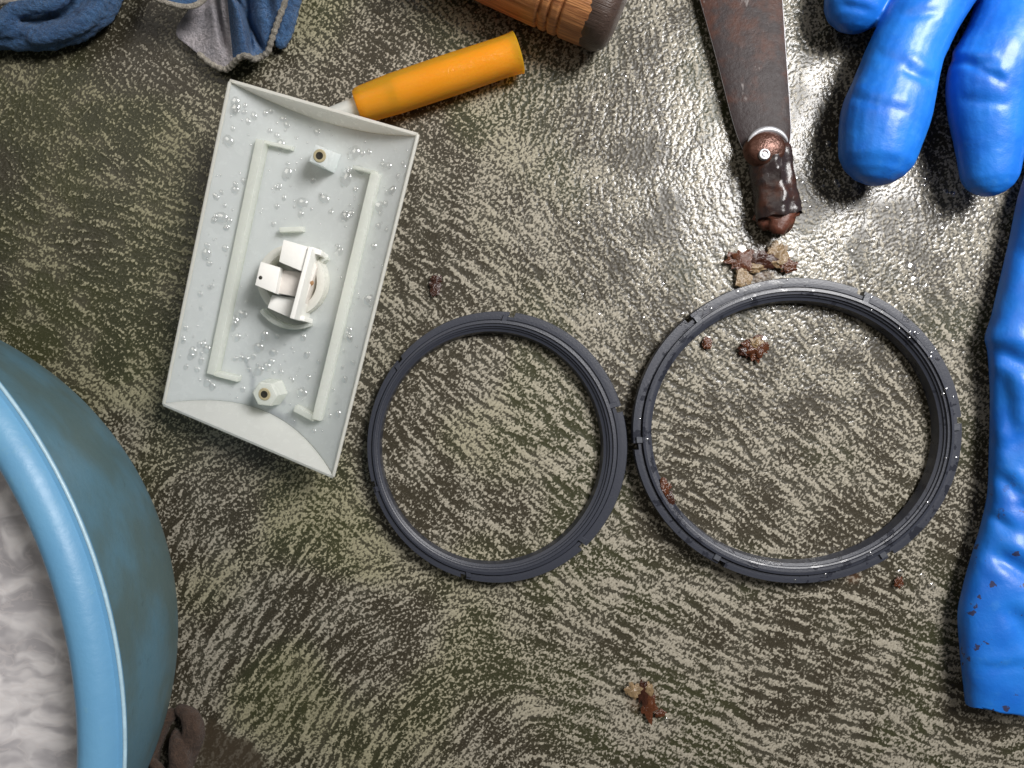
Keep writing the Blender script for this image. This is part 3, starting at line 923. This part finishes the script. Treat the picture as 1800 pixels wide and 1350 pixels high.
for cv in (Lc, Rc):
    path = [P(x, y, ZB - 0.0002) for x, y in cv[:47]]
    link_mesh('worn_edge', mesh_from(*tube(path, [0.00020] * len(path), 8), 180), BRIGHT, scraper)
# socket: sheet steel rolled round the tang, seam hammered over
V, ns, nc = [], 30, 36
S0, S1 = np.array([1352, 262.0]), np.array([1369, 381.0])
for i in range(ns):
    t = i / (ns - 1)
    c = S0 + (S1 - S0) * t
    hw = 36 + 3.5 * t + 1.2 * math.sin(t * 9)
    d = (S1 - S0) / np.linalg.norm(S1 - S0); sx = np.array([-d[1], d[0]])
    for j in range(nc):
        a = 2 * math.pi * j / nc
        zc = 0.0062; hz = 0.0058
        off = -sx * hw * math.cos(a)
        z = zc + hz * math.sin(a)
        seam = 0.0009 * math.exp(-((a - math.pi / 2 - 0.12 * math.sin(t * 7)) / 0.13) ** 2) * (1 if t > 0.25 else t * 4)
        dent = -0.0007 * math.exp(-((a - math.pi / 2 + 0.42 + 0.1 * math.sin(t * 6)) / 0.2) ** 2)
        z += seam + dent
        w = P(c[0] + off[0], c[1] + off[1], 0.0062)
        V.append((w[0], w[1], z))
F = grid_faces(ns, nc, close_m=True)
V = [np.array(p) + 0.0007 * np.array([fbm(p, 220, 3, 1.0), fbm(p, 220, 3, 5.0) * (1.6 if i > nc * (ns - 3) else 1), fbm(p, 260, 3, 9.0)]) for i, p in enumerate(V)]
link_mesh('socket', mesh_from(V, F + [tuple(range(nc))], 60), SRW, scraper)
# broken stub of the old handle inside the socket
def lump(c, rx, ry, rz, amp, seed, sub=3, freq=1.6):
    bm = bmesh.new(); bmesh.ops.create_icosphere(bm, subdivisions=sub, radius=1.0)
    V = []
    for vv in bm.verts:
        d = 1 + amp * mnoise.fractal(Vector(vv.co) * freq + Vector((seed, seed * 2, -seed)), 0.8, 2, 3)
        V.append(np.array([vv.co.x * rx * d, vv.co.y * ry * d, vv.co.z * rz * d]) + c)
    F = [tuple(q.index for q in fc.verts) for fc in bm.faces]
    bm.free()
    return V, F
v, f = lump(P(1368, 379, 0.0058), 0.0070, 0.0052, 0.0048, 0.6, 3.3)
M_STUB = simple('rotten_red_wood', (0.10, 0.032, 0.018), 0.35, 1.2, 0.0006, 0.6, 0.5)
link_mesh('handle_stub', mesh_from(v, f, 180), M_STUB, scraper, label='broken reddish brown stub in the socket')
# domed tongue, pale arc painted as the glint on its lip, and the rivet
V, F = [], []
tc = P(1350, 258, 0.0125)
seg = 36
for i in range(8):
    r = i / 7
    for k in range(seg):
        a = 2 * math.pi * k / seg
        V.append((tc[0] + 0.0072 * r * math.cos(a), tc[1] + 0.0062 * r * math.sin(a), 0.0112 + 0.0018 * (1 - r * r) - (0.0030 if i == 7 else 0)))
link_mesh('tongue', mesh_from(V, grid_faces(8, seg, close_m=True), 60), simple('polished_rust_steel', (0.085, 0.036, 0.024), 0.30, 0.6, 0.0006, 0.5, 0.3, metallic=0.5), scraper)
arc = [P(1350 + 37 * math.cos(math.radians(a)), 262 - 34 * math.sin(math.radians(a)), 0.0098 + 0.0008 * math.sin(math.radians(a))) for a in np.linspace(24, 158, 28)]
rad = [0.0003 + 0.0009 * math.sin(math.pi * i / 27) ** 0.6 for i in range(28)]
link_mesh('lip_glint', mesh_from(*tube(arc, rad, 10), 180), BRIGHT, scraper, label='pale arc painted as the wet glint on the bent lip')
rc = P(1344, 271, 0.0128)
rad = [(0.0, 0.0), (0.0, 0.0007), (0.05, 0.0008), (0.25, 0.0009), (0.25, 0.0011), (0.02, 0.0013), (0.05, 0.0017), (0.3, 0.0020), (1.0, 0.0020)]
v, f = cyl_between(rc + np.array([0, 0.00001, 0.0004]), rc - np.array([0, 0, 0.0014]), rad, 24)
link_mesh('rivet', mesh_from(v, f, 40), BRIGHT, scraper)

# ------------------------------------------------------------------ blue rubber gloves
def glove_material(name, stains):
    g = Mat(name)
    p = g.n('VectorMath', {0: g.geo(), 'Scale': 1000.0}, operation='SCALE').outputs[0]
    n = g.noise(p, 0.06, 3, 0.55); n2 = g.noise(p, 0.9, 4, 0.65); n3 = g.noise(p, 0.22, 4, 0.6)
    col = g.mix(g.step(n, 0.3, 0.7), (0.006, 0.135, 0.60), (0.014, 0.195, 0.71))
    col = g.mix(g.math('MULTIPLY', g.step(n3, 0.56, 0.72), 0.25), col, (0.05, 0.26, 0.66))
    if stains:
        sp = g.step(g.noise(p, 0.19, 4, 0.6), 0.63, 0.655)
        y = g.n('SeparateXYZ', {0: p}).outputs[1]
        sp = g.math('MULTIPLY', sp, g.step(y, -20, -60))
        col = g.mix(g.math('MULTIPLY', sp, 0.85), col, (0.045, 0.026, 0.022))
    return g.done(g.pbr(Base_Color=col, Roughness=g.mixf(n3, 0.36, 0.52), Normal=g.bump(g.math('ADD', g.math('MULTIPLY', n2, 0.5), g.math('MULTIPLY', n3, 1.2)), 0.0005, 0.3), Coat_Weight=0.15, Coat_Roughness=0.2))

def finger(pts, n=26, flat=0.86):
    """pts = (px, py, z, radius in px)"""
    s = spline(pts, n)
    path = [P(a, b, c) for a, b, c, r in s]
    rad = [r * S * (H - c) / H for a, b, c, r in s]
    return tube(path, rad, 24, flat)
fingers = [
    finger([(1545, 258, 0.0146, 68), (1556, 205, 0.0150, 75), (1573, 150, 0.0155, 71), (1591, 95, 0.0165, 65), (1614, 45, 0.0175, 63), (1646, -10, 0.018, 64), (1690, -80, 0.019, 68)]),
    finger([(1740, 294, 0.0130, 51), (1740, 240, 0.0140, 60), (1739, 185, 0.0150, 68), (1744, 128, 0.0165, 73), (1768, 72, 0.0165, 70), (1790, 0, 0.014, 66), (1800, -70, 0.016, 66)]),
    finger([(1504, 2, 0.0120, 55), (1512, -30, 0.0125, 58), (1545, -95, 0.0150, 62), (1600, -150, 0.017, 66)]),
    finger([(1700, -130, 0.018, 95), (1790, -150, 0.018, 95)], 10),
    finger([(1650, -90, 0.018, 75), (1760, -60, 0.0130, 70), (1850, -50, 0.0130, 75)], 14),
]
me = remeshed(fingers, 0.0007, 6)
co, no = get_co(me), get_no(me)
d = np.zeros(len(co))
q = np.array([to_px(p) for p in co])
def crease(x0, y0, x1, y1, w, depth):
    a, b = np.array([x0, y0]), np.array([x1, y1])
    L = np.linalg.norm(b - a); t = (b - a) / L; nrm = np.array([-t[1], t[0]])
    al = (q - a) @ t; ac = (q - a) @ nrm
    end = np.clip(np.minimum(al + w, L + w - al) / (w * 2), 0, 1)
    return -depth * np.exp(-(ac / w) ** 2) * end + depth * 0.55 * np.exp(-((ac + 2.1 * w) / (1.2 * w)) ** 2) * end
for c in ((1500, 172, 1595, 196, 9, 0.00035), (1588, 120, 1640, 142, 9, 0.0007), (1545, 96, 1610, 118, 8, 0.00025), (1668, 108, 1750, 112, 8, 0.0006), (1700, 112, 1765, 142, 8, 0.0006),
          (1690, 175, 1770, 182, 9, 0.0003), (1480, 8, 1530, 20, 8, 0.0004), (1590, 30, 1650, 20, 9, 0.0004), (1520, 285, 1590, 290, 12, 0.0002)):
    d += crease(*c)
d += 0.00028 * ngrid(co, 60, 2, 4.0) + 0.00008 * ngrid(co, 260, 2, 1.0)
co = co + no * d[:, None]
co[:, 2] = np.maximum(co[:, 2], 0.0004)
set_co(me, co); me.shade_smooth()
link_mesh('rubber_glove', me, glove_material('blue_rubber', False), label='shiny blue rubber glove with puffy fingers pointing down at the wet floor', cat='glove', group='blue rubber gloves')

# the other glove: its long cuff lying flat along the right edge
edge = [(1860, 200), (1828, 260), (1800, 335), (1782, 420), (1763, 500), (1750, 555), (1739, 592), (1744, 622), (1748, 700), (1746, 800), (1743, 870), (1730, 930), (1713, 985), (1698, 1040),
        (1690, 1085), (1694, 1150), (1699, 1200), (1704, 1243)]
es = spline(edge, 190)
NS, NC = len(es), 72
V = []
for i, (xl, y) in enumerate(es):
    t = i / (NS - 1)
    xr = 2110 - 20 * math.sin(t * 5)
    cx, w = (xl + xr) / 2, (xr - xl) / 2
    hz = 0.0105 + 0.0015 * math.sin(t * 7 + 1) - 0.0035 * max(0, t - 0.75) * 4
    for j in range(NC):
        a = 2 * math.pi * j / NC
        ca, sa = math.cos(a), math.sin(a)
        x = cx - w * math.copysign(abs(ca) ** 0.55, ca)
        zc = 0.0072
        z = zc + (hz if sa > 0 else 0.0064) * math.copysign(abs(sa) ** 0.75, sa)
        hem = 3.5 * math.sin(x * 0.05) + 2 * math.sin(x * 0.13 + 1) if i == NS - 1 else 0
        pw = P(x, y + hem, 0.0085)
        V.append((pw[0], pw[1], z))
# turned-in opening at the hem
outer_n = len(V)
for k, (sc_, back) in enumerate(((0.992, 0.0), (0.985, 0.004), (0.97, 0.02))):
    for j in range(NC):
        p = np.array(V[(NS - 1) * NC + j])
        c = P((es[-1][0] + 2110) / 2, 1243, 0.0085); c[2] = 0.008
        dd = p - c
        dd[2] *= 1 - (0.12 + 0.05 * k); dd[:2] *= sc_
        r = c + dd; r[1] += back
        V.append(tuple(r))
F = grid_faces(NS + 3, NC, close_m=True)
me = mesh_from(V, F, 180)
co, no = get_co(me), get_no(me)
q = np.array([to_px(np.array([p[0], p[1], 0.0085])) for p in co])
topm = np.clip((no[:, 2] + 0.15) * 2, 0, 1)
d = np.zeros(len(co))
for c in ((1735, 970, 1830, 1030, 14, 0.0030), (1755, 1062, 1830, 1180, 13, 0.0026), (1745, 618, 1790, 650, 14, 0.0026), (1750, 655, 1764, 760, 12, 0.0022), (1762, 790, 1800, 745, 13, 0.0022),
          (1748, 835, 1775, 870, 10, 0.0018), (1770, 880, 1800, 900, 9, 0.0014), (1715, 1165, 1790, 1155, 8, 0.0006), (1785, 440, 1800, 520, 9, 0.0012), (1738, 905, 1760, 930, 8, 0.0012)):
    d += 0.7 * crease(*c)
d += 0.0010 * ngrid(co, 40, 3, 9.0)
co = co + no * (d * topm)[:, None]
co[:, 2] = np.maximum(co[:, 2], 0.0005)
set_co(me, co); me.shade_smooth()
link_mesh('rubber_gauntlet', me, glove_material('blue_rubber_stained', True), label='long creased blue rubber glove cuff with brown stains along the right edge', cat='glove', group='blue rubber gloves')

# ------------------------------------------------------------------ cloths
def cloth_material(name, a, b, fuzz=1.0):
    g = Mat(name)
    p = g.n('VectorMath', {0: g.geo(), 'Scale': 1000.0}, operation='SCALE').outputs[0]
    n = g.noise(p, 0.12, 4, 0.6); n2 = g.noise(p, 2.2, 4, 0.7); n3 = g.noise(p, 0.7, 3, 0.6)
    col = g.mix(g.step(n, 0.3, 0.7), a, b)
    col = g.mix(g.math('MULTIPLY', g.step(n2, 0.45, 0.72), 0.45), col, tuple(min(1, x * 1.7 + 0.02) for x in b))
    h = g.math('ADD', n2, g.math('MULTIPLY', n3, 1.6))
    col = g.mix(g.math('MULTIPLY', g.step(n3, 0.60, 0.36), 0.45), col, tuple(x * 0.5 for x in a))
    return g.done(g.pbr(Base_Color=col, Roughness=0.9, Sheen_Weight=0.15 * fuzz, Sheen_Roughness=0.4, Normal=g.bump(h, 0.0016 * fuzz, 1.0)))
BLUE = cloth_material('blue_terry_cloth', (0.040, 0.120, 0.29), (0.068, 0.185, 0.40))
PALE = cloth_material('pale_worn_terry', (0.44, 0.42, 0.46), (0.56, 0.51, 0.53))
HEM = cloth_material('grey_overlock_thread', (0.30, 0.27, 0.22), (0.46, 0.43, 0.37))
HEML = cloth_material('cream_overlock_thread', (0.52, 0.46, 0.38), (0.62, 0.56, 0.47))

def rolls_mesh(rolls, voxel=0.0007, amp=0.0006, flat=0.9, smooth_it=5):
    me = remeshed([finger(r, 26, flat) for r in rolls], voxel, smooth_it)
    co, no = get_co(me), get_no(me)
    d = amp * ngrid(co, 130, 3, 2.0) + amp * 0.5 * ngrid(co, 700, 2, 5.0)
    co = co + no * d[:, None]
    co[:, 2] = np.maximum(co[:, 2], 0.0003)
    set_co(me, co); me.shade_smooth()
    return me
ca = P(90, 20, 0)
clothA = thing('cleaning_cloth', 'bunched plain blue cloth with rounded folds at the corner opposite the basin and gloves', 'cloth', (ca[0], ca[1], 0), 'blue cloths at the top edge')
rolls = [
    [(-60, 64, 0.006, 25), (10, 62, 0.0062, 25), (70, 63, 0.0062, 24), (122, 53, 0.0062, 24), (162, 30, 0.0062, 25), (188, -8, 0.0062, 26), (205, -70, 0.007, 28)],
    [(-60, 44, 0.010, 20), (0, 42, 0.012, 19), (22, 22, 0.0125, 15), (58, 12, 0.013, 13), (95, 5, 0.013, 13), (118, -15, 0.012, 16), (130, -60, 0.012, 22)],
    [(60, 66, 0.0095, 14), (100, 60, 0.010, 15), (142, 42, 0.010, 15), (175, 5, 0.010, 15), (188, -50, 0.010, 18)],
    [(-10, 45, 0.0025, 18), (40, 38, 0.0025, 18), (90, 36, 0.0025, 20), (140, 10, 0.0025, 24), (165, -50, 0.003, 24)],
    [(-20, 56, 0.010, 14), (25, 54, 0.0105, 13), (55, 52, 0.010, 10)],
]
link_mesh('fold', rolls_mesh(rolls), BLUE, clothA)
path = [P(x, y, 0.0125) for x, y in spline([(-30, 6), (8, 3), (40, 1), (70, -8)], 30)]
link_mesh('hem', mesh_from(*tube(path, [0.0009 + 0.00015 * math.sin(i * 1.9) for i in range(30)], 10), 180), HEML, clothA)

cb = P(410, 40, 0)
clothB = thing('cleaning_cloth', 'rumpled blue cloth corner with a pale worn patch and grey overlocked hem', 'cloth', (cb[0], cb[1], 0), 'blue cloths at the top edge')
low = spline([(312, 44, 0.004), (310, 62, 0.004), (330, 80, 0.0045), (352, 97, 0.005), (374, 114, 0.0055), (396, 122, 0.0065), (408, 114, 0.0085), (420, 102, 0.0115), (434, 98, 0.0125), (444, 104, 0.010),
              (456, 101, 0.0065), (470, 92, 0.0075), (477, 72, 0.0095), (484, 50, 0.011), (492, 28, 0.0125), (502, 0, 0.013), (512, -40, 0.013)], 120)
upp = spline([(352, -12, 0.004), (360, -14, 0.004), (366, -30, 0.0045), (372, -40, 0.005), (384, -45, 0.008), (390, -50, 0.011), (394, -50, 0.0135), (400, -50, 0.016), (412, -50, 0.017), (420, -50, 0.015),
              (430, -50, 0.010), (440, -50, 0.012), (452, -50, 0.016), (462, -55, 0.017), (475, -60, 0.0175), (488, -65, 0.017), (500, -70, 0.016)], 120)
def sheet(i0, i1, nrow=44, dz=0.0):
    top, bot = [], []
    for r in range(nrow):
        t = r / (nrow - 1)
        rt, rb = [], []
        for i in range(i0, i1):
            a = low[i] * (1 - t) + upp[i] * t
            z = a[2] + 0.0016 * math.sin(math.pi * t) * math.sin(i * 0.25) + dz
            z += 0.0010 * mnoise.noise(Vector((a[0] * 0.03, a[1] * 0.03, 3))) * (0.3 + t)
            # deep valleys between the folds
            for cx0, cx1, wd_, dep in ((400, 378, 5.5, 0.005), (444, 432, 5.0, 0.005), (470, 418, 5.0, 0.0045)):
                xc = cx0 + (cx1 - cx0) * (104 - a[1]) / 104
                z -= dep * math.exp(-((a[0] - xc) / wd_) ** 2) * min(1, max(0, (100 - a[1]) / 25)) * min(1, max(0.2, z / 0.010))
            z = max(z, 0.0022)
            w = P(a[0], a[1], z)
            rt.append(w); rb.append(w - np.array([0, 0, 0.0014]))
        top.append(rt); bot.append(rb)
    return shell(top, bot, nrow, i1 - i0)
v, f = sheet(46, 120)
link_mesh('terry_face', mesh_from(v, f, 180), BLUE, clothB)
v, f = sheet(0, 47)
link_mesh('worn_patch', mesh_from(v, f, 180), PALE, clothB, label='pale pinkish grey worn patch')
path = [P(a, b, c) for a, b, c in low[22:58]]
link_mesh('hem', mesh_from(*tube(path, [0.0010 + 0.00018 * math.sin(i * 1.7) for i in range(len(path))], 10), 180), HEML, clothB)
path = [P(a, b, c + 0.0004) for a, b, c in low[57:119]]
link_mesh('hem', mesh_from(*tube(path, [0.0010 + 0.00018 * math.sin(i * 1.7) for i in range(len(path))], 10), 180), HEM, clothB)
# upper flap of the same cloth that droops in from above
fl = spline([(252, -14, 0.016), (275, -2, 0.0165), (300, 7, 0.017), (328, 12, 0.017), (348, 7, 0.0165), (366, -8, 0.016)], 40)
top, bot = [], []
for r in range(12):
    t = r / 11
    rt = [P(a * (1 - t) + (310 + (a - 310) * 0.8) * t, b - 70 * t, c + 0.002 * t) for a, b, c in fl]
    top.append(rt); bot.append([w - np.array([0, 0, 0.0014]) for w in rt])
v, f = shell(top, bot, 12, 40)
link_mesh('flap', mesh_from(v, f, 180), BLUE, clothB)
link_mesh('hem', mesh_from(*tube([P(a, b, c) for a, b, c in fl], [0.0009] * 40, 10), 180), HEML, clothB)
rolls = [[(494, 75, 0.004, 13), (502, 50, 0.0045, 14), (512, 10, 0.005, 16), (520, -40, 0.006, 20)]]
link_mesh('fold', rolls_mesh(rolls, 0.0006), BLUE, clothB)

# brown rag half under the basin
BROWN = cloth_material('dark_brown_rag_cloth', (0.060, 0.034, 0.022), (0.085, 0.050, 0.033), 0.5)
rolls = [
    [(318, 1248, 0.006, 12), (334, 1262, 0.008, 17), (340, 1290, 0.009, 19), (338, 1318, 0.008, 13), (334, 1340, 0.007, 10)],
    [(308, 1290, 0.008, 9), (312, 1312, 0.011, 16), (318, 1345, 0.012, 20), (320, 1400, 0.012, 24)],
    [(300, 1256, 0.005, 12), (280, 1275, 0.005, 20), (262, 1310, 0.005, 22), (250, 1360, 0.005, 24)],
    [(250, 1325, 0.0085, 6), (268, 1340, 0.0095, 8), (285, 1360, 0.010, 9), (300, 1390, 0.010, 12)],
]
link_mesh('brown_rag', rolls_mesh(rolls, 0.0006, 0.0003), BROWN, label='dark brown twisted rag lying in shade at the foot of the basin', cat='rag')

# ------------------------------------------------------------------ rust flakes and crumbs
RUST = simple('wet_red_rust', (0.085, 0.028, 0.012), 0.16, 1.2, 0.0008, 0.6, 0.6)
RUSTD = simple('wet_dark_rust', (0.040, 0.014, 0.008), 0.16, 1.2, 0.0006, 0.5, 0.6)
TAN = simple('tan_crust', (0.22, 0.15, 0.08), 0.2, 1.2, 0.0008, 0.6, 0.7)
def flake(name, label, px, py, blobs, cat='flake', z0=0.0006):
    c0 = P(px, py, 0)
    root = thing(name, label, cat, (c0[0], c0[1], 0))
    for i, (dx, dy, dz, rx, ry, rz, mat, nm) in enumerate(blobs):
        c = P(px + dx, py + dy, 0) + np.array([0, 0, z0 + dz])
        v, f = lump(c, rx * S, ry * S, rz * 0.45 * S, 0.8, px * 0.13 + i * 1.7, 3, 1.9)
        v = [np.array([a[0], a[1], max(a[2], 0.0001)]) for a in v]
        link_mesh(nm, mesh_from(v, f, 60), mat, root)
    return root
flake('rust_flake', 'small dark red rust flake on bare floor above the smaller ring', 765, 501, [(0, 2, 0.0003, 9, 14, 4, RUSTD, 'chip'), (3, -8, 0.0005, 8, 6, 4, RUSTD, 'chip')])
flake('rust_scale', 'crumbling brown and tan rust scale between the scraper and the larger ring', 1330, 460,
      [(-28, -2, 0.0012, 24, 15, 9, RUST, 'scale'), (8, -2, 0.0014, 20, 14, 9, RUSTD, 'scale'), (36, -10, 0.0014, 15, 20, 10, TAN, 'crust'), (52, 8, 0.0012, 14, 12, 8, RUST, 'scale'), (-26, 26, 0.0010, 13, 20, 7, TAN, 'crust'),
       (-8, 12, 0.0013, 16, 9, 8, TAN, 'crust')], 'rust')
flake('rust_lump', 'round wet brown rust lump inside the larger ring', 1325, 612, [(2, 0, 0.0012, 19, 17, 12, RUST, 'lump'), (-16, 6, 0.0006, 10, 9, 6, RUSTD, 'lump'), (2, -8, 0.0018, 11, 8, 7, TAN, 'crust')], 'rust')
flake('rust_crumb', 'tiny wet rust crumb against the upper left inside of the larger ring', 1241, 604, [(0, 0, 0.0005, 7, 9, 6, RUST, 'crumb')], 'crumb')
flake('rust_chip', 'brown rust chip stuck on the lower left of the larger ring', 1164, 864, [(-3, -12, 0.0062, 8, 13, 5, RUST, 'chip'), (4, 8, 0.0060, 10, 11, 5, RUSTD, 'chip')], 'flake')
flake('rust_shard', 'red brown rust shard with pale tip on bare floor at the bottom edge', 1130, 1224, [(-18, -12, 0.0008, 12, 12, 6, TAN, 'crust'), (2, -6, 0.0007, 9, 20, 5, RUSTD, 'shard'), (9, 14, 0.0006, 11, 22, 5, RUST, 'shard'),
      (10, -16, 0.0009, 7, 10, 5, TAN, 'crust'), (30, 28, 0.0004, 8, 6, 4, RUST, 'shard')])
flake('rust_speck', 'small red rust speck between the larger ring and the stained cuff', 1578, 1022, [(0, 0, 0.0005, 7, 8, 5, RUST, 'speck')], 'crumb')
# water standing round the debris and on the floor
parts = []
for px, py, r in ((1340, 600, 14), (1243, 598, 8), (1300, 444, 22), (1385, 452, 16), (1600, 470, 11), (1605, 494, 12), (1112, 1211, 7), (1170, 1268, 6), (1580, 1008, 7), (1637, 1030, 6), (1620, 1012, 5)):
    parts.append(dome(P(px, py, 0.0001), np.array([0, 0.001, 1.0]), r * S, r * S * 0.35, rng.uniform(1, 1.3), rng.uniform(0, 3), 20))
for k in range(120):
    px, py = rng.uniform(950, 1690), rng.uniform(0, 640)
    if rng.random() < 0.5: px, py = rng.gauss(1500, 90), rng.gauss(380, 110)
    r = rng.uniform(2.5, 6)
    parts.append(dome(P(px, py, 0.0001), np.array([0, 0.001, 1.0]), r * S, r * S * 0.5, rng.uniform(1, 1.5), rng.uniform(0, 3), 10))
v, f = merge(parts)
link_mesh('floor_water_drops', mesh_from(v, f, 180), WATER, kind='stuff', label='clear water drops standing on the floor by the rust and the gloves', cat='water')
